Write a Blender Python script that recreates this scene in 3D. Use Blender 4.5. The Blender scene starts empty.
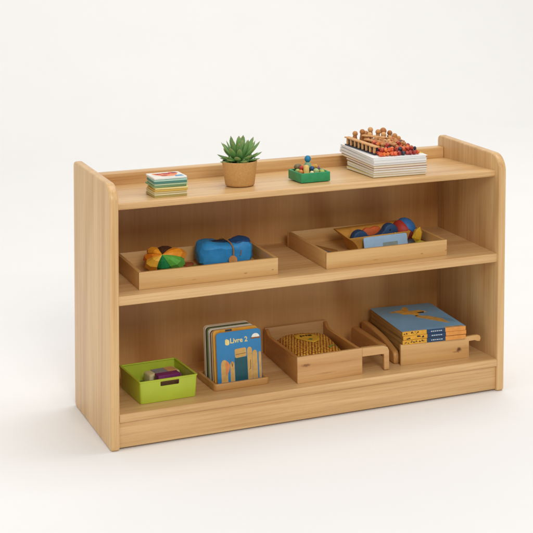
import bpy, bmesh, math, random
from math import sin, cos, pi, radians
from mathutils import Vector, Matrix, noise
S = bpy.context.scene
COL = S.collection
random.seed(11)

# ------------------------------------------------------------------ helpers
def lin(h):
    h = h.lstrip('#')
    o = []
    for i in (0, 2, 4):
        v = int(h[i:i+2], 16) / 255
        o.append(v / 12.92 if v <= .04045 else ((v + .055) / 1.055) ** 2.4)
    return (*o, 1.0)

class MB:
    """collects shapes into one mesh object"""
    def __init__(self): self.bm = bmesh.new()
    def _add(self, t, mi):
        for f in t.faces: f.material_index = mi
        me = bpy.data.meshes.new('tmp'); t.to_mesh(me); t.free()
        self.bm.from_mesh(me); bpy.data.meshes.remove(me)
    def box(self, x0, x1, y0, y1, z0, z1, bev=.0012, seg=2, mi=0, mat=None):
        t = bmesh.new()
        bmesh.ops.create_cube(t, size=1)
        for v in t.verts:
            v.co = Vector((x0 + (v.co.x + .5) * (x1 - x0), y0 + (v.co.y + .5) * (y1 - y0), z0 + (v.co.z + .5) * (z1 - z0)))
        if bev > 0: bmesh.ops.bevel(t, geom=t.edges[:], offset=bev, segments=seg, profile=.5, affect='EDGES')
        if mat is not None: bmesh.ops.transform(t, matrix=mat, verts=t.verts)
        self._add(t, mi)
    def prism(self, poly, axis, a, b, bev=.001, seg=2, mi=0, mat=None):
        """polygon given in the two other axes (cyclic order), extruded from a to b along axis"""
        def P(p, w):
            if axis == 'x': return (w, p[0], p[1])
            if axis == 'y': return (p[0], w, p[1])
            return (p[0], p[1], w)
        t = bmesh.new()
        va = [t.verts.new(P(p, a)) for p in poly]; vb = [t.verts.new(P(p, b)) for p in poly]
        n = len(poly)
        fa = t.faces.new(va); fb = t.faces.new(vb[::-1])
        for i in range(n): t.faces.new((va[i], vb[i], vb[(i+1) % n], va[(i+1) % n]))
        bmesh.ops.recalc_face_normals(t, faces=t.faces[:])
        if bev > 0:
            es = [e for e in t.edges if e.calc_face_angle(0) > radians(40)]
            bmesh.ops.bevel(t, geom=es, offset=bev, segments=seg, profile=.5, affect='EDGES')
        if mat is not None: bmesh.ops.transform(t, matrix=mat, verts=t.verts)
        self._add(t, mi)
    def lathe(self, prof, c=(0, 0, 0), n=32, mi=0, mat=None):
        t = bmesh.new(); rings = []
        for r, z in prof:
            if r < 1e-6: rings.append([t.verts.new((0, 0, z))])
            else: rings.append([t.verts.new((r * cos(2*pi*k/n), r * sin(2*pi*k/n), z)) for k in range(n)])
        for A, B in zip(rings, rings[1:]):
            for k in range(n):
                q = [A[k % len(A)], A[(k+1) % n % len(A)], B[(k+1) % n % len(B)], B[k % len(B)]]
                u = []
                for v in q:
                    if v not in u: u.append(v)
                if len(u) > 2: t.faces.new(u)
        bmesh.ops.recalc_face_normals(t, faces=t.faces[:])
        bmesh.ops.transform(t, matrix=Matrix.Translation(c) @ (mat or Matrix()), verts=t.verts)
        self._add(t, mi)
    def tube(self, pts, r, n=8, mi=0):
        t = bmesh.new(); pts = [Vector(p) for p in pts]; rings = []
        for i, p in enumerate(pts):
            d = (pts[min(i+1, len(pts)-1)] - pts[max(i-1, 0)]).normalized()
            a = d.orthogonal().normalized() if i == 0 else (rings_a - d * rings_a.dot(d)).normalized()
            rings_a = a; b = d.cross(a)
            rr = r[i] if isinstance(r, (list, tuple)) else r
            rings.append([t.verts.new(p + a * rr * cos(2*pi*k/n) + b * rr * sin(2*pi*k/n)) for k in range(n)])
        for A, B in zip(rings, rings[1:]):
            for k in range(n): t.faces.new((A[k], A[(k+1) % n], B[(k+1) % n], B[k]))
        t.faces.new(rings[0][::-1]); t.faces.new(rings[-1])
        bmesh.ops.recalc_face_normals(t, faces=t.faces[:])
        self._add(t, mi)
    def ball(self, c, r, sc=(1, 1, 1), sub=2, mi=0, mat=None, jit=0):
        t = bmesh.new(); bmesh.ops.create_icosphere(t, subdivisions=sub, radius=r)
        for v in t.verts:
            if jit: v.co *= 1 + jit * noise.noise(v.co / r * 1.7 + Vector(c) * 90)
            v.co = Vector((v.co.x * sc[0], v.co.y * sc[1], v.co.z * sc[2]))
        bmesh.ops.transform(t, matrix=Matrix.Translation(c) @ (mat or Matrix()), verts=t.verts)
        self._add(t, mi)
    def build(self, name, mats, parent=None, smooth=True, shear=None, angle=38):
        if not isinstance(mats, (list, tuple)): mats = [mats]
        if shear:
            for v in self.bm.verts: v.co.x += shear * v.co.y
        bmesh.ops.recalc_face_normals(self.bm, faces=self.bm.faces[:])
        me = bpy.data.meshes.new(name); self.bm.to_mesh(me); self.bm.free()
        for m in mats: me.materials.append(m)
        if smooth:
            me.polygons.foreach_set('use_smooth', [True] * len(me.polygons))
            me.set_sharp_from_angle(angle=radians(angle))
        o = bpy.data.objects.new(name, me); COL.objects.link(o)
        if parent: o.parent = parent
        return o

def tag(o, label, cat, group=None):
    o['label'] = label; o['category'] = cat
    if group: o['group'] = group
    return o
def thing(name, label, cat, mat=None, group=None):
    o = bpy.data.objects.new(name, None); COL.objects.link(o)
    o.empty_display_size = .03
    if mat is not None: o.matrix_world = mat
    return tag(o, label, cat, group)
def frame(org, ang=0, k=0):
    return Matrix.Translation(org) @ Matrix.Rotation(-math.atan(k), 4, 'X') @ Matrix.Rotation(radians(ang), 4, 'Z')
def T(x, y, z): return Matrix.Translation((x, y, z))
def R(a, ax): return Matrix.Rotation(radians(a), 4, ax)
def rrect(x0, x1, z0, z1, r, n=5, corners=(1, 1, 1, 1)):
    """rounded rectangle outline, corners bl, br, tr, tl"""
    out = []
    for i, (cx, cz, a0) in enumerate(((x0, z0, 180), (x1, z0, 270), (x1, z1, 0), (x0, z1, 90))):
        rr = r * corners[i]
        if rr <= 0: out.append((cx, cz)); continue
        ox = cx + (rr if i in (0, 3) else -rr); oz = cz + (rr if i in (0, 1) else -rr)
        for k in range(n + 1):
            a = radians(a0 + 90 * k / n); out.append((ox + rr * cos(a), oz + rr * sin(a)))
    return out

# ------------------------------------------------------------------ materials
def base_mat(name):
    m = bpy.data.materials.new(name); m.use_nodes = True
    nt = m.node_tree; return m, nt, nt.nodes['Principled BSDF']
def N(nt, typ, **kw):
    n = nt.nodes.new(typ)
    for k, v in kw.items():
        if k in n.inputs: n.inputs[k].default_value = v
        else: setattr(n, k, v)
    return n
def math_(nt, op, a, b=None):
    n = nt.nodes.new('ShaderNodeMath'); n.operation = op
    for i, v in enumerate((a, b)):
        if v is None: continue
        if isinstance(v, (int, float)): n.inputs[i].default_value = v
        else: nt.links.new(v, n.inputs[i])
    return n.outputs[0]
def mixc(nt, fac, a, b, mode='MIX'):
    n = nt.nodes.new('ShaderNodeMix'); n.data_type = 'RGBA'; n.blend_type = mode
    for k, v in ((0, fac), (6, a), (7, b)):
        if isinstance(v, (int, float, tuple)): n.inputs[k].default_value = v
        else: nt.links.new(v, n.inputs[k])
    return n.outputs[2]

def wood(name, axis, light, dark, ring=1.0, fibre=1.0, band=1.0, rough=.36, knots=(), freq=20, rscale=4.5, along=.13, contrast=1.0):
    light = tuple(a * b for a, b in zip(light, (.93, .86, .695, 1))); dark = tuple(a * b for a, b in zip(dark, (.93, .86, .695, 1)))
    m, nt, bs = base_mat(name); L = nt.links.new
    tc = N(nt, 'ShaderNodeTexCoord'); oi = N(nt, 'ShaderNodeObjectInfo')
    off = N(nt, 'ShaderNodeVectorMath', operation='SCALE'); off.inputs[0].default_value = (7.3, 5.1, 9.7)
    L(oi.outputs['Random'], off.inputs['Scale'])
    add = N(nt, 'ShaderNodeVectorMath', operation='ADD'); L(tc.outputs['Object'], add.inputs[0]); L(off.outputs[0], add.inputs[1])
    def stretch(s, a):
        mp = N(nt, 'ShaderNodeMapping'); sc = [s, s, s]; sc['xyz'.index(axis)] = a
        mp.inputs['Scale'].default_value = sc; L(add.outputs[0], mp.inputs['Vector']); return mp.outputs[0]
    n1 = N(nt, 'ShaderNodeTexNoise', Scale=1.0, Detail=1.5, Roughness=.45); L(stretch(rscale, rscale * along), n1.inputs['Vector'])
    w = math_(nt, 'SINE', math_(nt, 'MULTIPLY', n1.outputs[0], freq * 2.6))
    w = math_(nt, 'MULTIPLY', math_(nt, 'ADD', w, 1.0), .5)
    w = math_(nt, 'POWER', w, 2.2)
    n2 = N(nt, 'ShaderNodeTexNoise', Scale=1.0, Detail=4.0, Roughness=.65); L(stretch(190, 4.5), n2.inputs['Vector'])
    n3 = N(nt, 'ShaderNodeTexNoise', Scale=1.0, Detail=2.0); L(stretch(13, .6), n3.inputs['Vector'])
    n4 = N(nt, 'ShaderNodeTexNoise', Scale=1.0, Detail=3.0, Roughness=.6); L(stretch(60, 1.6), n4.inputs['Vector'])
    s = math_(nt, 'MULTIPLY', w, .26 * ring)
    s = math_(nt, 'ADD', s, math_(nt, 'MULTIPLY', math_(nt, 'SUBTRACT', n2.outputs[0], .5), .75 * fibre))
    s = math_(nt, 'ADD', s, math_(nt, 'MULTIPLY', math_(nt, 'SUBTRACT', n3.outputs[0], .5), 1.0 * band))
    s = math_(nt, 'ADD', s, math_(nt, 'MULTIPLY', math_(nt, 'SUBTRACT', n4.outputs[0], .5), .6 * fibre))
    s = math_(nt, 'ADD', math_(nt, 'MULTIPLY', math_(nt, 'SUBTRACT', s, .08 * ring), contrast), .33 + .08 * ring)
    cr = N(nt, 'ShaderNodeValToRGB'); L(s, cr.inputs[0])
    cr.color_ramp.elements[0].position = .0; cr.color_ramp.elements[0].color = light
    cr.color_ramp.elements[1].position = 1.0; cr.color_ramp.elements[1].color = dark
    c = cr.outputs[0]
    # fine dark pores
    n5 = N(nt, 'ShaderNodeTexNoise', Scale=1.0, Detail=1.0); L(stretch(520, 22), n5.inputs['Vector'])
    po = N(nt, 'ShaderNodeMapRange'); L(n5.outputs[0], po.inputs[0]); po.inputs[1].default_value = .66; po.inputs[2].default_value = .78
    po.inputs[3].default_value = 0; po.inputs[4].default_value = .22 * fibre
    c = mixc(nt, po.outputs[0], c, (dark[0]*.55, dark[1]*.5, dark[2]*.42, 1))
    for (px, py, pz, sx, sy, sz, amt, kc) in knots:
        d = N(nt, 'ShaderNodeVectorMath', operation='SUBTRACT'); L(tc.outputs['Object'], d.inputs[0]); d.inputs[1].default_value = (px, py, pz)
        nn = N(nt, 'ShaderNodeTexNoise', Scale=130.0, Detail=3.0); L(tc.outputs['Object'], nn.inputs['Vector'])
        d2 = N(nt, 'ShaderNodeVectorMath', operation='DIVIDE'); L(d.outputs[0], d2.inputs[0]); d2.inputs[1].default_value = (sx, sy, sz)
        ln = N(nt, 'ShaderNodeVectorMath', operation='LENGTH'); L(d2.outputs[0], ln.inputs[0])
        v = math_(nt, 'ADD', ln.outputs['Value'], math_(nt, 'MULTIPLY', math_(nt, 'SUBTRACT', nn.outputs[0], .5), 1.5))
        mr = N(nt, 'ShaderNodeMapRange'); L(v, mr.inputs[0]); mr.inputs[1].default_value = 1.15; mr.inputs[2].default_value = .45
        mr.inputs[3].default_value = 0; mr.inputs[4].default_value = amt
        c = mixc(nt, mr.outputs[0], c, kc)
    L(c, bs.inputs['Base Color'])
    bs.inputs['Roughness'].default_value = rough
    bs.inputs['Specular IOR Level'].default_value = .48
    bp = N(nt, 'ShaderNodeBump', Strength=.12, Distance=.0006); L(n2.outputs[0], bp.inputs['Height']); L(bp.outputs[0], bs.inputs['Normal'])
    return m

def plain(name, col, rough=.5, var=.12, scale=60, bump=.0, spec=.4, sss=0, stripes=None):
    m, nt, bs = base_mat(name); L = nt.links.new
    col = lin(col) if isinstance(col, str) else col
    tc = N(nt, 'ShaderNodeTexCoord')
    nz = N(nt, 'ShaderNodeTexNoise', Scale=float(scale), Detail=4.0, Roughness=.6)
    if stripes:
        mp = N(nt, 'ShaderNodeMapping'); mp.inputs['Scale'].default_value = stripes; L(tc.outputs['Object'], mp.inputs['Vector']); L(mp.outputs[0], nz.inputs['Vector'])
    else: L(tc.outputs['Object'], nz.inputs['Vector'])
    d = tuple(v * (1 - var * 2) for v in col[:3]) + (1,); b = tuple(min(1, v * (1 + var)) for v in col[:3]) + (1,)
    cr = N(nt, 'ShaderNodeValToRGB'); L(nz.outputs[0], cr.inputs[0])
    cr.color_ramp.elements[0].position = .25; cr.color_ramp.elements[0].color = d
    cr.color_ramp.elements[1].position = .75; cr.color_ramp.elements[1].color = b
    L(cr.outputs[0], bs.inputs['Base Color'])
    bs.inputs['Roughness'].default_value = rough; bs.inputs['Specular IOR Level'].default_value = spec
    if sss:
        bs.inputs['Subsurface Weight'].default_value = sss; bs.inputs['Subsurface Scale'].default_value = .004
    if bump:
        bp = N(nt, 'ShaderNodeBump', Strength=bump, Distance=.0008); L(nz.outputs[0], bp.inputs['Height']); L(bp.outputs[0], bs.inputs['Normal'])
    return m

BL, BD = lin('#e6c79c'), lin('#bd8f5b')          # pale beech
W_z = wood('beech_upright', 'z', BL, BD, ring=.75, fibre=1.1, band=.4, freq=14, contrast=1.3)
W_x = wood('beech_lengthwise', 'x', BL, BD, ring=.75, fibre=1.15, band=.5, freq=13, contrast=1.4)
W_back = wood('beech_back_sheet', 'z', lin('#efc893'), lin('#be884e'), ring=1.7, fibre=.4, band=.2, freq=6.5, rscale=2.8, along=.36, contrast=1.2)
W_tray_x = wood('tray_wood', 'x', lin('#e9c897'), lin('#c39459'), ring=.7, fibre=.9, band=.9,
                knots=((.306, 0, .014, .006, .02, .0022, .55, lin('#8a5a2a')), (.386, 0, .016, .004, .02, .0022, .6, lin('#7d4f24')), (.155, 0, .012, .008, .02, .002, .3, lin('#8a5a2a'))))
W_tray_y = wood('tray_wood_side', 'y', lin('#e4c08c'), lin('#bd8b50'), ring=.7, fibre=.9)
W_pine_x = wood('pine_front', 'x', lin('#e6c293'), lin('#b9824a'), ring=1.0, fibre=.8, band=1.0,
                knots=((.026, 0, .05, .016, .03, .0045, .85, lin('#7c5022')), (.09, 0, .02, .03, .03, .0028, .35, lin('#97683a')), (.15, 0, .045, .03, .03, .002, .3, lin('#97683a'))))
W_pine_y = wood('pine_side', 'y', lin('#d9ab6e'), lin('#a86c34'), ring=1.0, fibre=.8, band=1.0)
W_book_x = wood('book_tray_front', 'x', lin('#e5c08c'), lin('#bb874c'), ring=.9, fibre=.8, band=1.0,
                knots=((.187, 0, .028, .0075, .02, .0085, .95, lin('#5d3413')), (.176, 0, .022, .012, .03, .003, .5, lin('#8a5a2a'))))
W_stand = wood('stand_wood', 'x', lin('#dcb57c'), lin('#b07c42'), ring=.8, fibre=.8)
W_peg = wood('peg_wood', 'z', lin('#dfb079'), lin('#b4763d'), ring=.6, fibre=.9)
M_white = plain('white_sheet', '#ecebe8', .7, .02, 40)

# ------------------------------------------------------------------ setting
def setting():
    t = bmesh.new()
    prof = [(-9, 0), (4.0, 0)]
    for k in range(1, 25):
        a = radians(90 * k / 24); prof.append((4 + 2.5 * sin(a), 2.5 - 2.5 * cos(a)))
    prof.append((6.5, 9))
    A = [t.verts.new((-12, y, z)) for y, z in prof]; B = [t.verts.new((16, y, z)) for y, z in prof]
    for i in range(len(prof) - 1): t.faces.new((A[i], B[i], B[i+1], A[i+1]))
    me = bpy.data.meshes.new('floor'); t.to_mesh(me); t.free()
    me.polygons.foreach_set('use_smooth', [True] * len(me.polygons))
    me.materials.append(plain('studio_white', (.872, .866, .853, 1), .75, .006, 3, spec=.2))
    o = bpy.data.objects.new('floor', me); COL.objects.link(o); o['kind'] = 'structure'
setting()

# ------------------------------------------------------------------ the shelf unit
W, D, H, t_ = 1.2, .3846, .7128, .0238
Z1, S1, Z2, S2, Z3, S3, YR = .6593, .0257, .4141, .0086, .0978, .0015, .341
K1, K3 = .055, .04
def arc(cx, cy, r, a0, a1, n=8): return [(cx + r * cos(radians(a0 + (a1 - a0) * k / n)), cy + r * sin(radians(a0 + (a1 - a0) * k / n))) for k in range(n + 1)]
def build_unit():
    u = thing('toy_shelf', 'long low pale wooden shelf unit with three shelves standing on the white floor', 'shelf', T(0, 0, 0))
    for x0, h in ((0, H), (W - t_, H - .0041)):
        p = [(.006, 0), (D - .008, 0), (D, .012)] + arc(D - .016, h - .016, .016, 0, 90, 6) + arc(.05, h - .05, .05, 90, 180, 12) + [(0, .006)]
        m = MB(); m.prism(p, 'x', x0, x0 + t_, bev=.0052, seg=4); m.build('side_panel', W_z, u, angle=60)
    xa, xb = t_ + .0002, W - t_ - .0002
    def shelf(s, z, k, th, yb, r):
        zb = z - k * (yb - s)
        p = arc(s + r, z - r, r, 90, 180, 5) + arc(s + r, z - th + r, r, 180, 270, 5) + [(yb, zb - th), (yb, zb)]
        m = MB(); m.prism(p, 'x', xa, xb, bev=0); m.build('shelf', W_x, u, angle=50)
    shelf(S1, Z1, K1, .0184, D - .0085, .0045)
    shelf(S2, Z2, 0, .0258, D - .0085, .0042)
    shelf(S3, Z3, K3, .0233, D - .0085, .0062)
    m = MB(); m.box(xa, xb, YR, D - .009, .6585 - K1 * .33, .6757, .003, 3); m.build('back_rail', W_x, u)
    m = MB(); m.box(xa, xb, D - .008, D - .002, .05, .64, .0005, 1); m.build('back_panel', W_back, u)
    m = MB(); m.box(xa, xb, .009, .027, .0055, .0742, .0015, 2); m.build('plinth_board', W_x, u)
    return u
build_unit()

# ------------------------------------------------------------------ top shelf: card stack
def card_stack():
    F = frame((.141, .0625, .6574), -2.2, .035)
    cols = [('olive_yellow', '#b9a860', 'olive yellow'), ('pale_cream', '#ddd2a6', 'pale cream'), ('sand', '#d3c188', 'sand coloured'), ('golden', '#d9b252', 'golden yellow'),
            ('straw', '#e3d08a', 'straw coloured'), ('leaf_green', '#7f9e6c', 'leaf green'), ('sage', '#a9bd97', 'sage green'), ('deep_teal', '#4f8577', 'deep teal'),
            ('mint', '#a5c7b4', 'mint green'), ('white', '#e9e6dc', 'white')]
    ords = ['lowest of', 'second from the bottom of', 'third from the bottom of', 'fourth from the bottom of', 'fifth from the bottom of', 'fifth from the top of', 'fourth from the top of', 'third from the top of', 'second from the top of', '']
    z = 0
    for i, ((nm, hx, wd), od) in enumerate(zip(cols, ords)):
        h = .0054
        jx, jy, ja = random.uniform(-.0012, .0012), random.uniform(-.001, .001), random.uniform(-1.6, 1.6)
        lab = f'{wd} card, {od} the small stack of square cards' if i < 9 else 'white card with red and orange picture lying on top of the small card stack'
        if i == 4: jx, ja = .002, -2.5
        c = thing('picture_card', lab, 'card', F @ T(jx, jy, z) @ R(ja, 'Z'), 'cards in the small square stack')
        m = MB(); m.prism(rrect(0, .0925, 0, .086, .003, 3), 'z', .0002, h - .0006, .0004, 1)
        m.build('card_board', plain('card_' + nm, hx, .6, .1, 1, stripes=(14, 14, 900)), c)
        if i == 9:
            m = MB()
            zt = h - .0004
            def blob(cx, cy, rx, ry, mi, ph=0):
                m.prism([(cx + rx * (1 + .16 * sin(3*a + ph)) * cos(a), cy + ry * (1 + .13 * cos(2*a + ph)) * sin(a)) for a in [2*pi*k/18 for k in range(18)]], 'z', zt - .0003, zt + .0001 + .0001 * mi, 0, mi=mi)
            blob(.048, .046, .03, .03, 0); blob(.022, .06, .011, .014, 0, 1); blob(.07, .066, .013, .012, 1, 2)
            blob(.05, .058, .012, .013, 2); blob(.036, .03, .009, .008, 2, 1); blob(.074, .068, .007, .007, 3); blob(.03, .058, .006, .01, 2, 2)
            m.prism([(.062, .008), (.088, .012), (.084, .03), (.066, .028)], 'z', zt - .0003, zt + .0002, 0, mi=4)
            m.build('printed_picture', [plain('print_orange', '#ee8a57', .5, .1), plain('print_red', '#d8422c', .5, .15), plain('print_dark_red', '#b5301f', .5, .2), plain('print_maroon', '#5c1a16', .5), plain('print_blue', '#5b9cc4', .5)], c)
        z += h
card_stack()

# ------------------------------------------------------------------ succulent
def succulent():
    F = frame((.4165, .1435, .6552), 0, .035)
    p = thing('potted_succulent', 'green spiky succulent in a round tan pot on the top shelf', 'plant', F)
    m = MB()
    m.lathe([(0, 0), (.0375, 0), (.0408, .0018), (.0418, .006), (.0495, .066), (.0497, .0685), (.0485, .0695), (.0472, .0685), (.0462, .062), (.045, .058), (0, .058)], n=56)
    m.build('pot', plain('kraft_pot', '#c4955a', .75, .08, 190, bump=.25, spec=.25), p, angle=60)
    m = MB()
    m.lathe([(.0455, .059), (.03, .0625), (.0, .064)], n=30)
    for _ in range(150):
        a, r = random.uniform(0, 2*pi), .045 * math.sqrt(random.random())
        m.ball((r * cos(a), r * sin(a), .0618), random.uniform(.0012, .0026), sub=1, jit=.3)
    m.build('soil', plain('potting_soil', '#2b2019', .95, .3, 300), p)
    # rosette of plump pointed leaves, one mesh, with a per-leaf tip value
    bm = bmesh.new(); lay = bm.verts.layers.float_color.new('leaf')
    def leaf(base, az, el, L, w, curl, rnd):
        d = Vector((cos(az) * cos(el), sin(az) * cos(el), sin(el))); side = Vector((-sin(az), cos(az), 0)); up = side.cross(d) * -1
        ns, nr = 9, 10; rings = []
        for i in range(ns + 1):
            s = i / ns
            wd = w * ((s + .12) ** .55) * (1 - s ** 3.4) ** .8 * 1.2 if i < ns else 0
            th = wd * .52 * (1.1 - .3 * s)
            c = Vector(base) + d * (L * s) + Vector((0, 0, 1)) * (curl * L * s * s)
            if i == ns: v = bm.verts.new(c); v[lay] = (1, rnd, 0, 1); rings.append([v]); break
            ring = []
            for k in range(nr):
                a = 2 * pi * k / nr
                ca, sa = cos(a), sin(a)
                v = bm.verts.new(c + side * wd * ca + up * (th * sa if sa < 0 else th * .45 * sa)); v[lay] = (s, rnd, abs(ca), 1); ring.append(v)
            rings.append(ring)
        for A, B in zip(rings, rings[1:]):
            for k in range(nr):
                if len(B) == 1: bm.faces.new((A[k], A[(k+1) % nr], B[0]))
                else: bm.faces.new((A[k], A[(k+1) % nr], B[(k+1) % nr], B[k]))
        bm.faces.new(rings[0][::-1])
    rows = [(8, 9, .052, .0108, .0), (9, 24, .058, .0112, .05), (8, 43, .064, .0112, .05), (8, 59, .068, .0110, .03), (5, 73, .066, .0100, .0), (1, 86, .062, .0095, 0)]
    off = 0
    for n, el, L, w, cu in rows:
        off += .7
        for k in range(n):
            az = off + 2 * pi * k / n + random.uniform(-.16, .16)
            e = radians(el + random.uniform(-7, 7))
            leaf((.009 * cos(az), .009 * sin(az), .066 + .0001 * el), az, e, L * random.uniform(.84, 1.1), w * random.uniform(.85, 1.12), cu, random.random())
    for k in range(14):     # small new leaves in front and between
        az = random.uniform(0, 2*pi); r = random.uniform(.02, .034)
        leaf((r * cos(az), r * sin(az), .063), az, radians(random.uniform(45, 80)), random.uniform(.017, .027), .0062, .0, random.random())
    bmesh.ops.recalc_face_normals(bm, faces=bm.faces[:])
    me = bpy.data.meshes.new('rosette'); bm.to_mesh(me); bm.free(); me.polygons.foreach_set('use_smooth', [True] * len(me.polygons))
    mt, nt, bs = base_mat('succulent_leaf'); L_ = nt.links.new
    at = N(nt, 'ShaderNodeAttribute', attribute_name='leaf'); sp = N(nt, 'ShaderNodeSeparateColor'); L_(at.outputs['Color'], sp.inputs[0])
    c = mixc(nt, sp.outputs[1], lin('#4a7f33'), lin('#72a54e'))
    tc = N(nt, 'ShaderNodeTexCoord'); nz = N(nt, 'ShaderNodeTexNoise', Scale=90.0, Detail=3.0); L_(tc.outputs['Object'], nz.inputs['Vector'])
    c = mixc(nt, math_(nt, 'MULTIPLY', nz.outputs[0], .5), c, lin('#86a878'))
    c = mixc(nt, math_(nt, 'MULTIPLY', math_(nt, 'POWER', sp.outputs[0], 7.0), .65), c, lin('#8f6a48'))
    L_(c, bs.inputs['Base Color']); bs.inputs['Roughness'].default_value = .38; bs.inputs['Specular IOR Level'].default_value = .45
    bs.inputs['Subsurface Weight'].default_value = .08; bs.inputs['Subsurface Scale'].default_value = .003
    me.materials.append(mt)
    o = bpy.data.objects.new('rosette', me); COL.objects.link(o); o.parent = p
succulent()

# ------------------------------------------------------------------ green tray of beads
def bead_tray():
    F = frame((.580, .085, .6577), 1.2, .03)
    w, d, h = .0905, .092, .0268
    g = plain('green_painted_wood', '#2f9560', .45, .1, 50)
    t = thing('bead_tray', 'small square green tray full of wooden beads on the top shelf', 'tray', F)
    m = MB(); m.box(0, w, 0, .005, 0, h, .0016, 3); m.box(0, w, d - .005, d, 0, h, .0016, 3)
    m.box(0, .005, .0048, d - .0048, 0, h - .0001, .0014, 3); m.box(w - .005, w, .0048, d - .0048, 0, h - .0001, .0014, 3); m.build('tray_wall', g, t)
    m = MB(); m.box(.004, w - .004, .004, d - .004, .001, .005, 0); m.build('tray_bottom', g, t)
    G = 'beads and pegs in the green tray'
    def bead(label, x, y, z, r, hx, sc=(1, 1, 1), rot=None, cat='bead'):
        m = MB(); m.ball((0, 0, 0), r, sc, 3)
        o = m.build('wooden_bead', plain('bead_' + hx[1:], hx, .42, .12, 130), None)
        o.matrix_world = F @ T(x, y, z) @ (rot or Matrix()); tag(o, label, cat, G)
    # hidden bottom layer so that the visible ones rest on something
    def stick(label, p0, p1, r, hx, name='wooden_peg'):
        m = MB(); L = (Vector(p1) - Vector(p0)).length
        m.lathe([(0, 0), (r * .8, 0), (r, r * .2), (r, L - r * .7), (r * .8, L - r * .25), (r * .4, L - .0003), (0, L)], n=20)
        o = m.build(name, plain('peg_' + hx[1:], hx, .45, .12, 110), None)
        q = (Vector(p1) - Vector(p0)).to_track_quat('Z', 'Y').to_matrix().to_4x4()
        o.matrix_world = F @ T(*p0) @ q; tag(o, label, 'peg', G)
    pd = thing('peg_doll', 'peg with round blue head standing tallest in the green tray', 'peg doll', F @ T(.0473, .060, 0), G)
    m = MB(); m.lathe([(0, .0052), (.0095, .0052), (.0105, .03), (.0098, .043), (.006, .0485), (0, .049)], n=24); m.build('peg_body', plain('peg_sage', '#8fb08a', .5), pd)
    m = MB(); m.ball((0, 0, .0575), .0094, (1, 1, 1.08), 3); m.build('peg_head', plain('peg_blue', '#1f7fa8', .4, .1), pd)
    stick('pale yellow rounded peg standing upright at the front of the green tray', (.0272, .026, .0052), (.0272, .026, .0465), .0082, '#e3bd6a')
    bead('red bead beside the yellow peg in the green tray', .0235, .050, .034, .0068, '#c23a2e')
    bead('large olive brown egg bead at the back left of the green tray', .0225, .074, .0345, .0105, '#7c6b45', (1.25, .95, .85), R(20, 'Z'))
    bead('dark blue bead right of the yellow peg in the green tray', .0525, .042, .0315, .0074, '#24507f')
    stick('orange yellow peg leaning behind the dark blue bead in the green tray', (.0595, .072, .030), (.0745, .052, .036), .006, '#e0a84e')
    bead('purple bead at the back right of the green tray', .0848, .061, .0285, .0072, '#8d5a72', (1, .9, 1)) if False else bead('purple bead at the back right of the green tray', .0775, .060, .029, .0072, '#8d5a72')
    bead('lime green bead in the left corner of the green tray', .0135, .054, .0265, .0068, '#b2bd62', (1.15, 1, .85))
    bead('orange bead left of the yellow peg in the green tray', .0128, .031, .0268, .0066, '#df8f45')
    bead('small cream bead right behind the front wall of the green tray', .0400, .0155, .0245, .0058, '#e8d9a5')
    bead('large pale green bead at the front right of the green tray', .0585, .027, .0255, .0088, '#a9c07c')
    bead('yellow green bead in the front right corner of the green tray', .0765, .025, .0225, .0076, '#b6c060')
    bead('small olive bead against the right wall of the green tray', .0800, .0435, .0215, .0062, '#93a05a')
    for i, (x, y, hx) in enumerate(((.02, .015, '#c8a24e'), (.06, .015, '#9a6b3c'), (.062, .06, '#4f7f52'), (.035, .04, '#b9a15d'), (.03, .078, '#8a7a4a'), (.055, .078, '#b9683f'), (.078, .08, '#77905a'))):
        bead(['mustard bead', 'brown bead', 'mid green bead', 'straw bead', 'khaki bead', 'rust bead', 'moss green bead'][i] + ' low down in the heap of the green tray', x, y, .0145, .0092, hx)
bead_tray()

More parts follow.
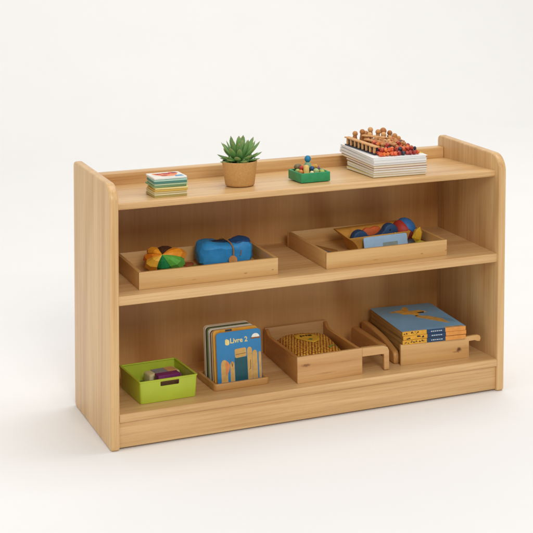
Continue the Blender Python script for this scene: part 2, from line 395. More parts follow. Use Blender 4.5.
# ------------------------------------------------------------------ paper stack with pegs
PF = frame((.801, .070, .6572), -3.4, .0)
def booklets():
    w = .1672
    spec = [('cream', '#efe8d6', .205, .0068, 'yellow edged booklet, lowest in the paper stack', '#d8c069'),
            ('buff', '#f0ebe0', .215, .0064, 'white booklet, second from the bottom of the paper stack', '#e4dfd2'),
            ('grey', '#ece9e4', .212, .0066, 'yellow backed booklet, third from the bottom of the paper stack', '#dcc777'),
            ('redback', '#efe9df', .222, .0062, 'booklet with a dark red cover edge in the paper stack', '#a5563c'),
            ('tan', '#ede2cd', .255, .0064, 'tan edged booklet in the middle of the paper stack', '#c9a877'),
            ('whitea', '#f1efec', .262, .0068, 'white booklet, third from the top of the paper stack', '#eceae6'),
            ('whiteb', '#eeedea', .262, .0070, 'grey white booklet, second from the top of the paper stack', '#e6e4e1'),
            ('whitec', '#f4f3f1', .262, .0072, 'large white booklet lying on top of the paper stack with a yellow tab', '#f0efec')]
    z = 0.0
    tilt = .050
    for i, (nm, hx, d, h, lab, cv) in enumerate(spec):
        k = tilt * (1 - i / 7.0) * (1 if i < 7 else 0)
        jx = random.uniform(-.0022, .0018); jy = random.uniform(-.002, .003); ja = random.uniform(-.9, .9)
        b = thing('booklet', lab, 'booklet', PF @ T(jx, jy, z + .0012) @ Matrix.Rotation(-k, 4, 'X') @ R(ja, 'Z'), 'booklets in the white paper stack')
        m = MB()
        nlay = 4
        for q in range(nlay):   # bundles of pages with slightly uneven edges
            e = random.uniform(-.0009, .0006)
            m.box(.0006 - e, w - .0006 + e, .0006 - e, d - .0006 + e, .0006 + q * (h - .0012) / nlay, .0006 + (q + 1) * (h - .0012) / nlay - .00012, 0)
        m.build('pages', plain('pages_' + nm, hx, .8, .07, 1, stripes=(6, 6, 1900), spec=.2), b)
        m = MB()
        m.box(0, w, 0, d, 0, .0005, 0); m.box(-.0006, w + .0008, -.0006, d, h - .0005, h, 0)
        if i == 7: 
            m.box(.004, w + .002, -.002, d - .006, h + .0002, h + .0005, 0, mat=R(-.8, 'Z')); m.box(-.001, w - .004, .0015, d, h + .0007, h + .001, 0, mat=R(.5, 'Z'))
        m.build('cover', plain('cover_' + nm, cv, .55, .03, 30), b)
        if i == 7:
            m = MB(); m.box(w - .012, w + .0055, .006, .017, h + .0012, h + .0015, 0, mat=R(8, 'Z')); m.build('sticky_tab', plain('tab_yellow', '#dfcb3e', .6), b)
        # next one: the stack is thinner at the front the more it is tilted
        z += h + .0003
    return z
ZP = booklets()
def pegs():
    G = 'wooden peg dolls on the paper stack'
    z0 = ZP + .0024
    m_w = [plain('doll_wood_a', '#c98d52', .5, .14, 80), plain('doll_wood_b', '#b5743d', .5, .16, 80), plain('doll_wood_c', '#d9a468', .5, .14, 80)]
    dark = plain('dark_navy_paint', '#2a3140', .5, .15)
    # rack along the left edge: dark base, posts, top rail
    p0, p1 = Vector((.006, .222, 0)), Vector((.026, .048, 0))
    L = (p1 - p0).length; ang = math.degrees(math.atan2((p1 - p0).y, (p1 - p0).x))
    rk = thing('peg_rack', 'low wooden rack of upright pegs along the left edge of the paper stack', 'rack', PF @ T(p0.x, p0.y, z0) @ R(ang, 'Z'))
    m = MB(); m.box(-.006, L + .004, -.008, .010, 0, .0035, .0008); m.build('rack_base', dark, rk)
    m = MB(); m.box(0, L, .0035, .0065, .0035, .0205, .0006); m.build('dark_gap_plate', dark, rk)  # added dark plate, stands for the shade in the gaps between posts
    for i in range(8):
        x = .004 + i * (L - .010) / 7
        m = MB(); m.box(x - .0032, x + .0038, -.0065, .0005, .0035, .0212, .0014, 2); m.build('rack_post', m_w[2], rk)
    m = MB(); m.prism([(-.011, .0212), (L + .004, .0212), (L + .004, .0252), (-.003, .0256), (-.011, .0246)], 'y', -.0075, .0085, .0012); m.build('rack_rail', m_w[2], rk)
    # dolls: tapered body and round head
    heads = [(.029, .228, .0325), (.046, .206, .0410), (.0775, .216, .0442), (.0875, .188, .0415), (.112, .198, .0405), (.1025, .168, .036), (.1305, .158, .031), (.1315, .198, .0335), (.058, .176, .035), (.072, .232, .030)]
    labs = ['peg doll at the far left back corner of the peg group', 'peg doll second from the left in the back row of the peg group', 'tallest peg doll in the middle of the back row of the peg group',
            'peg doll just right of the tallest one in the peg group', 'large headed peg doll at the right of the back row', 'peg doll standing in front of the large headed one',
            'peg doll at the right end of the peg group', 'short peg doll at the far right behind the heap of beads', 'peg doll behind the rack near the middle of the heap', 'peg doll half hidden behind the tallest one']
    for i, ((x, y, z), lb) in enumerate(zip(heads, labs)):
        r = .0084 if i != 4 else .0104
        d = thing('peg_doll', lb, 'peg doll', PF @ T(x, y, z0) @ R(random.uniform(-6, 6), 'Y') @ R(random.uniform(-5, 5), 'X'), G)
        zb = z - r * .7
        m = MB(); m.lathe([(0, 0), (.0088, 0), (.0096, .003), (.0082, zb * .6), (.0058, zb), (0, zb + .001)], n=16)
        m.build('peg_body', random.choice(m_w + [dark]), d)
        m = MB(); m.ball((0, 0, z), r, (1, 1, 1.02), 2); m.build('peg_head', m_w[i % 3], d)
    more = [(.060, .140, .029), (.082, .138, .031), (.106, .136, .029), (.122, .122, .025), (.074, .112, .027), (.098, .108, .026), (.136, .140, .027), (.116, .092, .022), (.090, .082, .022), (.056, .104, .026)]
    ml = ['peg doll in the middle row, first from the rack', 'peg doll in the middle row, second from the rack', 'peg doll in the middle row, third from the rack', 'peg doll in the middle row toward its right end', 'peg doll near the centre of the bead heap', 'peg doll right of the heap centre',
          'peg doll at the right rim of the middle row', 'low peg doll at the right front of the heap', 'low peg doll in the front middle of the heap', 'peg doll between the rack and the centre of the heap']
    for i, ((x, y, z), lb) in enumerate(zip(more, ml)):
        d = thing('peg_doll', lb, 'peg doll', PF @ T(x, y, z0) @ R(random.uniform(-16, 16), 'Y') @ R(random.uniform(-14, 14), 'X'), G)
        m = MB(); m.lathe([(0, 0), (.0068, 0), (.0074, .003), (.0066, z * .6), (.0048, z - .004), (0, z - .003)], n=14); m.build('peg_body', m_w[(i + 1) % 3], d)
        m = MB(); m.ball((0, 0, z + .001), .0068, (1, 1, 1), 2); m.build('peg_head', m_w[i % 3], d)
    # flat sticks lying across the heap
    st = [((.032, .150, .0285), (.068, .070, .0235)), ((.066, .168, .034), (.100, .078, .0215)), ((.050, .120, .0295), (.090, .058, .0225)), ((.100, .150, .029), (.128, .086, .0205)), ((.118, .176, .030), (.140, .112, .0215)), ((.04, .188, .0335), (.088, .128, .0335))]
    sl = ['flat stick lying nearest the rack across the heap of beads', 'long flat stick running down the middle of the heap of beads', 'flat stick lowest at the front of the heap of beads', 'flat stick on the right half of the heap of beads', 'flat stick at the far right edge of the heap of beads', 'flat stick at the back of the heap just behind the rack']
    for (a, b), lb in zip(st, sl):
        a, b = Vector(a), Vector(b); Ln = (b - a).length
        m = MB(); m.box(0, Ln, -.0062, .0062, -.0022, .0022, .0012); o = m.build('flat_stick', random.choice(m_w), None)
        q = (b - a).to_track_quat('X', 'Z').to_matrix().to_4x4()
        o.matrix_world = PF @ T(a.x, a.y, z0 + a.z) @ q; tag(o, lb, 'stick', 'flat sticks on the bead heap')
    # beads
    pal = {'orange': ['#e2602c', '#ea7d38'], 'dark red': ['#a02d22', '#bb3d2c'], 'navy': ['#2c3442'], 'wooden': ['#c58a50']}
    mats = {k: [plain(f'heap_{k}_{i}', h, .4, .2, 200, spec=.5) for i, h in enumerate(v)] for k, v in pal.items()}
    protos = {}
    def bead(x, y, z, colr):
        r = random.uniform(.0056, .0076)
        key = (colr, random.randrange(len(mats[colr])), random.randrange(3))
        if key not in protos:
            m = MB(); m.ball((key[2] * .3, 0, 0), 1.0, (1, .92, .85), 2, jit=.5); o = m.build('bead', mats[colr][key[1]], None)
            for v in o.data.vertices: v.co.x -= key[2] * .3
            protos[key] = o
        else:
            o = protos[key].copy(); COL.objects.link(o)
        o.matrix_world = PF @ T(x, y, z0 + z) @ R(random.uniform(0, 360), 'Z') @ R(random.uniform(-50, 50), 'X') @ Matrix.Scale(r, 4)
        tag(o, f'{colr} bead in the heap spread before the peg dolls on the paper stack', 'bead', f'{colr} beads in the heap on the paper stack')
    def pick(x, y):
        q = random.random()
        if y < .05:
            if x < .075: return 'orange' if q < .8 else 'dark red'
            return 'dark red' if q < .62 else ('orange' if q < .85 else 'navy')
        return 'navy' if q < .22 else ('dark red' if q < .47 else ('orange' if q < .74 else 'wooden'))
    for j in range(11):
        for i in range(11):
            x = .028 + i * .0118 + (j % 2) * .005 + random.uniform(-.002, .002); y = .020 + j * .0128 + random.uniform(-.002, .002)
            if x > .152 or (y > .095 and x < .034) or (y > .05 and .05 < x < .13): continue
            bead(x, y, .0058, pick(x, y))
    for j in range(11):
        for i in range(10):
            x = .036 + i * .0118 + (j % 2) * .006 + random.uniform(-.002, .002); y = .034 + j * .0122 + random.uniform(-.002, .002)
            if x > .146: continue
            bead(x, y, .0150, pick(x, y))
    for j in range(8):
        for i in range(7):
            x = .045 + i * .0135 + random.uniform(-.003, .003); y = .070 + j * .0135 + random.uniform(-.003, .003)
            if x > .135 or random.random() < .2: continue
            bead(x, y, .0232, pick(x, y + .1))
pegs()

# ------------------------------------------------------------------ middle shelf: trays
def tray(name, label, F, w, d, h, th=.0095, extra=None):
    t = thing(name, label, 'tray', F, 'shallow wooden trays on the middle shelf')
    m = MB(); m.box(0, w, 0, th, 0, h, .0013, 2); m.build('front_wall', W_tray_x, t)
    m = MB(); m.box(0, w, d - th, d, 0, h, .0013, 2); m.build('back_wall', W_tray_x, t)
    m = MB(); m.box(0, th, th + .0001, d - th - .0001, 0, h - .0001, .0011, 2); m.build('side_wall', W_tray_y, t)
    m = MB(); m.box(w - th, w, th + .0001, d - th - .0001, 0, h - .0001, .0011, 2); m.build('side_wall', W_tray_y, t)
    m = MB(); m.box(th - .002, w - th + .002, th - .002, d - th + .002, .0015, .0065, 0); m.build('tray_bottom', W_tray_x, t)
    return t

def gore_ball(name, label, cat, M, rad, pole, segs, na=9, nb=18, bulge=()):
    """ball sewn from coloured segments that meet at a pole"""
    b = thing(name, label, cat, M)
    p = Vector(pole).normalized(); U = (Vector((0, 0, 1)) - p * p.z).normalized(); Rr = U.cross(p)
    for gi, (a0, a1, hx, wd) in enumerate(segs):
        bm = bmesh.new(); rows = []; bu = bulge[gi] if bulge else 1
        for j in range(nb + 1):
            th = pi * j / nb * .999 + .0005; row = []
            for i in range(na + 1):
                s = i / na; a = radians(a0 + (a1 - a0) * s)
                edge = 1 - .10 * abs(2 * s - 1) ** 5 * sin(th) ** .5
                r = edge * (1 - .05 * (1 - sin(th)) ** 2) * (1 + (bu - 1) * sin(th) ** .6 * (1 - .55 * abs(2 * s - 1) ** 2))
                d = p * cos(th) + (Rr * cos(a) + U * sin(a)) * sin(th)
                row.append(bm.verts.new((d.x * rad[0] * r, d.y * rad[1] * r, d.z * rad[2] * r)))
            rows.append(row)
        for A, B in zip(rows, rows[1:]):
            for i in range(na): bm.faces.new((A[i], A[i+1], B[i+1], B[i]))
        m = MB(); m.bm.free(); m.bm = bm
        o = m.build('segment', plain('felt_' + hx[1:], hx, .55, .1, 70, bump=.1), b, angle=80 if na > 5 else 12)
        o['label'] = f'{wd} segment'
    return b

def left_tray():
    F = frame((.0925, .0495, Z2 + .0002), -.2, 0)
    w, d, h = .402, .226, .0477
    tray('wooden_tray', 'shallow wooden tray on the middle shelf holding a patchwork ball and a blue bundle', F, w, d, h)
    gore_ball('patchwork_ball', 'orange, yellow and green patchwork ball in the left wooden tray', 'ball', F @ T(.111, .124, .0435), (.0585, .056, .037), (-.30, -.62, .60),
              [(300, 362, '#62b545', 'light green'), (2, 62, '#f39a26', 'bright orange'), (62, 118, '#4a2a1e', 'dark brown'), (118, 160, '#f5a52a', 'golden orange'), (160, 196, '#e8851c', 'orange'), (196, 254, '#f3b93c', 'yellow'), (254, 300, '#128043', 'dark green')], 3, 6, (1.08, 1.12, .97, 1.13, 1.04, 1.08, 1.02))
    # blue bundle
    B = thing('cloth_bundle', 'bright blue faceted bundle tied with a tan cord in the left wooden tray', 'bundle', F @ T(.296, .152, .0068) @ R(-3, 'Z'))
    bm = bmesh.new(); bmesh.ops.create_cube(bm, size=2); bmesh.ops.subdivide_edges(bm, edges=bm.edges[:], cuts=5, use_grid_fill=True)
    for v in bm.verts:
        a, b, c = v.co
        q = (abs(a)**5 + abs(b)**5 + abs(c)**5) ** (1 / 5)
        a, b, c = a / q, b / q, c / q
        pin = 1 - .22 * math.exp(-((a - .12) / .28) ** 2)
        jx = noise.noise(Vector((a * 1.9 + 3, b * 1.9, c * 1.9))) * .26; jz = noise.noise(Vector((a * 2.1, b * 2.1 + 7, c * 2.1))) * .26
        top = 1 + (.09 if a < -.5 else 0) + (.06 * (a > .5)) - .05 * (1 if b < 0 else 0)
        v.co = Vector((a * .0795 + jx * .02, b * .040 * pin + jz * .02, .0335 + c * .0335 * (pin * top if c > 0 else 1) + (jz * .02 if c > -.9 else 0)))
    m = MB(); m.bm.free(); m.bm = bm
    m.build('bundle_body', plain('blue_felt', '#3293d6', .55, .12, 40, bump=.1), B, smooth=True, angle=32)
    nav = plain('navy_felt', '#14497f', .6, .15, 60)
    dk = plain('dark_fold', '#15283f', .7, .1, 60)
    m = MB(); m.ball((.044, .002, .0575), .040, (.95, .82, .40), 2, jit=.14, mat=R(-4, 'Y')); m.build('folded_flap', nav, B, angle=20)
    m = MB()
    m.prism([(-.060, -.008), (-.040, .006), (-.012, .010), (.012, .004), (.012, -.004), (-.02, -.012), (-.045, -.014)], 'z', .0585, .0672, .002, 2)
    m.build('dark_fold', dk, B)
    m = MB()
    m.tube([(-.006, .020, .066), (.002, .006, .068), (.008, -.008, .067), (.013, -.024, .062), (.016, -.036, .053), (.017, -.0395, .042), (.0155, -.042, .030), (.012, -.043, .016)], .0021, 8)
    m.tube([(.008, -.006, .0685), (.016, .004, .0688), (.026, .010, .068)], .0018, 8); m.tube([(.006, -.004, .069), (.000, .004, .071), (-.004, .008, .074)], .0013, 6)
    m.tube([(.040, -.0395, .044), (.0385, -.041, .034), (.036, -.0405, .028)], .0012, 6)
    m.build('tie_cord', plain('tan_cord', '#a8783f', .7, .2, 300), B)
    m = MB(); m.lathe([(0, -.002), (.012, -.002), (.0128, 0), (.012, .002), (0, .002)], n=24, mat=R(80, 'X'), c=(.013, -.0465, .0185)); m.build('wooden_disc', W_peg, B)
    # flat felt pieces on the tray bottom
    def disc(label, x, y, r, hx, s=1.0, z=.0067):
        m = MB(); m.prism([(r * s * cos(a) * (1 + .07 * sin(3*a)), r * sin(a)) for a in [2*pi*k/24 for k in range(24)]], 'z', 0, .0055, .0012)
        o = m.build('felt_piece', plain('piece_' + hx[1:], hx, .6, .12, 90), None); o.matrix_world = F @ T(x, y, z); tag(o, label, 'felt piece')
    disc('flat rust red felt piece lying between ball and blue bundle', .194, .168, .017, '#a3542e')
    disc('flat olive green felt piece beside the rust red one near the blue bundle', .203, .128, .017, '#8f8a34')
    disc('flat orange red felt piece under the left side of the patchwork ball', .062, .088, .02, '#b0532f')
    disc('flat teal felt piece at the right end of the left wooden tray', .383, .118, .008, '#1f6f9a', 1.0)
left_tray()

def right_tray():
    F = frame((.6403, .0432, Z2 + .0002), .7, 0)
    w, d, h = .389, .283, .0467
    tray('wooden_tray', 'shallow wooden tray on the middle shelf holding a tan box and a tricolour ball', F, w, d, h)
    # flared tan box
    bx = thing('flared_box', 'tan open box with flared sides inside the right wooden tray', 'box', F @ T(0, 0, .0066))
    b0 = [(.152, .104), (.312, .112), (.312, .176), (.146, .168)]; b1 = [(.112, .084), (.318, .098), (.330, .216), (.118, .206)]
    zt = [.050, .050, .0545, .0515]
    bm = bmesh.new(); nl = 5; rings = []
    for j in range(nl + 1):
        s = j / nl; e = s ** .75
        rings.append([bm.verts.new((b0[k][0] + (b1[k][0] - b0[k][0]) * s ** 1.5, b0[k][1] + (b1[k][1] - b0[k][1]) * s ** 1.3, .0022 + zt[k] * e)) for k in range(4)])
    bm.faces.new(rings[0])
    for A, Bq in zip(rings, rings[1:]):
        for k in range(4): bm.faces.new((A[k], A[(k+1) % 4], Bq[(k+1) % 4], Bq[k]))
    m = MB(); m.bm.free(); m.bm = bm
    o = m.build('box_shell', plain('tan_card', '#d39a45', .6, .1, 40, bump=.1), bx, angle=30)
    sm = o.modifiers.new('thick', 'SOLIDIFY'); sm.thickness = .0022; sm.offset = 1
    # navy double-bump shape
    nv = thing('puzzle_shape', 'dark blue double humped shape with two dot eyes inside the tan flared box', 'toy', F @ T(0, 0, .0092))
    out = [(.166, .004), (.285, .004), (.288, .03)] + arc(.268, .0455, .0235, -10, 165, 12) + [(.235, .042), (.222, .0365), (.205, .0365)] + arc(.168, .0325, .0255, 20, 180, 12) + [(.150, .018)]
    m = MB(); m.prism(out, 'y', .122, .148, .004, 3); m.build('shape_body', plain('navy_foam', '#274a72', .55, .12, 50), nv)
    m = MB()
    for x, z in ((.163, .040), (.264, .052)): m.ball((x, .1222, z), .0028, (1, .45, 1), 2)
    m.build('dot_eyes', plain('black_dot', '#12151c', .4), nv)
    m = MB(); m.prism([(.19, .004), (.25, .004), (.25, .050), (.243, .0565), (.228, .058), (.214, .054), (.2, .057), (.19, .05)], 'y', .152, .164, .003, 2)
    o = m.build('orange_block', plain('orange_foam', '#d2642e', .55, .12, 60), None); o.matrix_world = F @ T(0, 0, .0092); tag(o, 'orange block behind the dark blue double humped shape', 'toy')
    # light blue card leaning on the front of the box
    cd = thing('blue_card', 'light blue card with a grey patch leaning on the front of the tan box', 'card', F @ T(.1585, .074, .0068) @ R(2.2, 'Z') @ R(-14, 'X'))
    m = MB(); m.prism(rrect(0, .146, 0, .0505, .006, 4), 'y', 0, .0045, .001); m.build('card_board', plain('light_blue_card', '#9fc3e2', .5, .06, 40), cd)
    m = MB(); m.prism(rrect(.062, .112, .012, .030, .003, 3), 'y', -.0006, -.0001, 0); m.build('printed_patch', plain('grey_green_print', '#8a9a94', .6), cd)
    m = MB(); m.ball((.108, .002, .0525), .0038, (1.2, .7, .7), 1, jit=.3); m.build('yellow_dot', plain('yellow_dot', '#d9a93a', .5), cd)
    # tricolour ball and pieces at the right
    gore_ball('tricolour_ball', 'red, blue and yellow ball at the right end of the right wooden tray', 'ball', F @ T(.3215, .146, .0475), (.0385, .0375, .0405), (-.02, -.93, .34),
              [(-30, 112, '#2f6aa8', 'blue'), (112, 250, '#ab3327', 'red'), (250, 330, '#7d251f', 'dark red')])
    def lump(name, label, x, y, z, r, sc, hx, rot=0, sub=1, jit=.3):
        m = MB(); m.ball((0, 0, 0), r, sc, sub, jit=jit); o = m.build(name, plain('lump_' + hx[1:], hx, .5, .12, 80), None, angle=25)
        o.matrix_world = F @ T(x, y, z) @ R(rot, 'Y'); tag(o, label, 'toy piece')
    lump('faceted_block', 'yellow faceted piece leaning on the red and blue ball', .3465, .104, .042, .0205, (.82, .6, 1.25), '#d9a92c', 20, 1, .25)
    lump('faceted_block', 'small yellow green piece under the yellow faceted piece', .3455, .086, .022, .014, (1.3, .7, .6), '#b3ac2e')
    lump('round_piece', 'dark grey rounded piece between light blue card and yellow piece', .318, .098, .020, .0165, (1.15, .7, .9), '#34383c', 0, 2, .1)
    lump('flat_piece', 'dark red flat piece in the right corner of the right tray', .3655, .122, .0148, .019, (.68, 1.1, .42), '#6e231f', 0, 2, .2)
    def plate(label, pts, hx, z0=.0067, t=.004):
        m = MB(); m.prism(pts, 'z', 0, t, .001); o = m.build('flat_plate', plain('plate_' + hx[1:], hx, .6, .15, 40), None); o.matrix_world = F @ T(0, 0, z0); tag(o, label, 'plate')
    plate('long tan plate lying on the bottom of the right tray left of the box', [(.034, .232), (.060, .250), (.104, .152), (.096, .118)], '#a8763a')
    plate('grey blue plate lying at the left front of the right wooden tray', [(.028, .150), (.070, .176), (.086, .108), (.074, .078), (.04, .10)], '#6d7685')
    plate('small dark brown stick at the foot of the tan flared box', [(.098, .116), (.104, .122), (.134, .086), (.129, .080)], '#4a2d18')
right_tray()

# ------------------------------------------------------------------ bottom shelf: green bin
def ring(m, o_, i_, z0, z1, bev):
    t = bmesh.new(); lo, li, ho, hi = ([t.verts.new((p[0], p[1], z)) for p in pp] for pp, z in ((o_, z0), (i_, z0), (o_, z1), (i_, z1)))
    N_ = len(o_)
    for k in range(N_):
        k2 = (k + 1) % N_
        t.faces.new((lo[k], lo[k2], ho[k2], ho[k])); t.faces.new((li[k2], li[k], hi[k], hi[k2])); t.faces.new((ho[k], ho[k2], hi[k2], hi[k])); t.faces.new((lo[k2], lo[k], li[k], li[k2]))
    bmesh.ops.recalc_face_normals(t, faces=t.faces[:])
    bmesh.ops.bevel(t, geom=[e for e in t.edges if e.calc_face_angle(0) > radians(60)], offset=bev, segments=3, profile=.5, affect='EDGES')
    m._add(t, 0)
def green_bin():
    F = frame((.0985, .0595, .0957), 1.7, K3)
    b = thing('storage_bin', 'lime green plastic bin with a slot handle at the left end of the bottom shelf', 'bin', F)
    w, d, h = .160, .172, .0615
    tx, ty = .0035, .004
    def P(u, v, s): # u,v in 0..1 on the footprint, s height fraction; flares outward
        return Vector((-tx * s + u * (w + 2 * tx * s), -ty * s + v * (d + 2 * ty * s), s * h))
    P0 = P
    def P(u, v, s):
        q = P0(u, v, s)
        if u in (0, 1) and v in (0, 1): q.x += .0021 * (1 - 2 * u); q.y += .0021 * (1 - 2 * v)
        return q
    bm = bmesh.new()
    us = [0, .045, .36, .38, .66, .68, .955, 1]; ss = [0, .06, .55, .70, .90, .94, 1]
    cache = {}
    def V(u, v, s):
        k = (round(u, 3), round(v, 3), round(s, 3))
        if k not in cache: cache[k] = bm.verts.new(P(u, v, s))
        return cache[k]
    for i in range(len(us) - 1):
        for j in range(len(ss) - 1):
            if not (2 <= i <= 4 and j == 3):
                bm.faces.new((V(us[i], 0, ss[j]), V(us[i+1], 0, ss[j]), V(us[i+1], 0, ss[j+1]), V(us[i], 0, ss[j+1])))
            bm.faces.new((V(us[i], 1, ss[j]), V(us[i], 1, ss[j+1]), V(us[i+1], 1, ss[j+1]), V(us[i+1], 1, ss[j])))
    vs = [0, .042, .958, 1]
    for i in range(3):
        for j in range(len(ss) - 1):
            bm.faces.new((V(0, vs[i], ss[j]), V(0, vs[i], ss[j+1]), V(0, vs[i+1], ss[j+1]), V(0, vs[i+1], ss[j])))
            bm.faces.new((V(1, vs[i], ss[j]), V(1, vs[i+1], ss[j]), V(1, vs[i+1], ss[j+1]), V(1, vs[i], ss[j+1])))
    for i in range(len(us) - 1):
        for k in range(3): bm.faces.new((V(us[i], vs[k], 0), V(us[i], vs[k+1], 0), V(us[i+1], vs[k+1], 0), V(us[i+1], vs[k], 0)))
    gm = plain('lime_plastic', '#b2c238', .38, .04, 20, spec=.45, sss=.15)
    m = MB(); m.bm.free(); m.bm = bm
    o = m.build('bin_shell', gm, b, angle=70)
    s = o.modifiers.new('thick', 'SOLIDIFY'); s.thickness = .0036; s.offset = -1
    bv = o.modifiers.new('soft', 'BEVEL'); bv.width = .0018; bv.segments = 2; bv.limit_method = 'ANGLE'; bv.angle_limit = radians(40)
    m = MB()     # thicker rolled rim
    x0, x1, y0, y1 = -tx - .001, w + tx + .001, -ty - .001, d + ty + .001; q = .0062
    ring(m, rrect(x0, x1, y0, y1, .007, 6), rrect(x0 + q, x1 - q, y0 + q, y1 - q, .003, 6), h - .003, h + .0012, .0014)
    m.build('rim', gm, b)
    # contents
    c = thing('small_packet', 'pale packet with grey and orange print lying in the green bin', 'packet', F @ T(.060, .098, .0062) @ R(5, 'Z'))
    m = MB(); m.box(0, .094, 0, .046, .0, .040, .006, 3); m.build('packet_body', plain('packet_cream', '#d9cf9a', .5, .08, 60), c)
    m = MB(); m.box(.020, .058, .003, .043, .0398, .0412, .0004, 1); m.box(.014, .056, -.0012, .0002, .016, .034, .0003, 1); m.build('grey_print', plain('print_grey', '#8b8a94', .5, .1), c)
    m = MB(); m.box(.0585, .086, .003, .043, .0398, .0414, .0004, 1); m.build('orange_print', plain('print_peach', '#d9a168', .5, .1), c)
    c = tag(MB_box_obj('small_box', .066, .030, .047, plain('plum_box', '#7c2766', .5, .12, 40), F @ T(.071, .056, .0062) @ R(3, 'Z')), 'plum purple box at the front of the green bin', 'box')
    tag(MB_box_obj('slot_filler', .070, .020, .036, plain('umber_block', '#7d5a3c', .6, .15, 60), F @ T(.050, .030, .0062) @ R(2, 'Z')), 'brown filler block added low behind the slot handle of the green bin', 'block')  # filler added so the slot shows the dim brown of the bin interior
    tag(MB_box_obj('small_block', .014, .014, .032, plain('mauve_block', '#7d5263', .5, .12, 40), F @ T(.143, .098, .0062) @ R(12, 'Z')), 'small mauve block in the right corner of the green bin', 'block')
    tag(MB_box_obj('small_block', .040, .05, .014, plain('teal_block', '#3f5f4c', .5, .12, 40), F @ T(.012, .10, .0062) @ R(-8, 'Z')), 'dark green flat block at the left of the green bin', 'block')
def MB_box_obj(name, w, d, h, mat, M):
    m = MB(); m.box(0, w, 0, d, 0, h, .002, 2); o = m.build(name, mat, None); o.matrix_world = M; return o
green_bin()

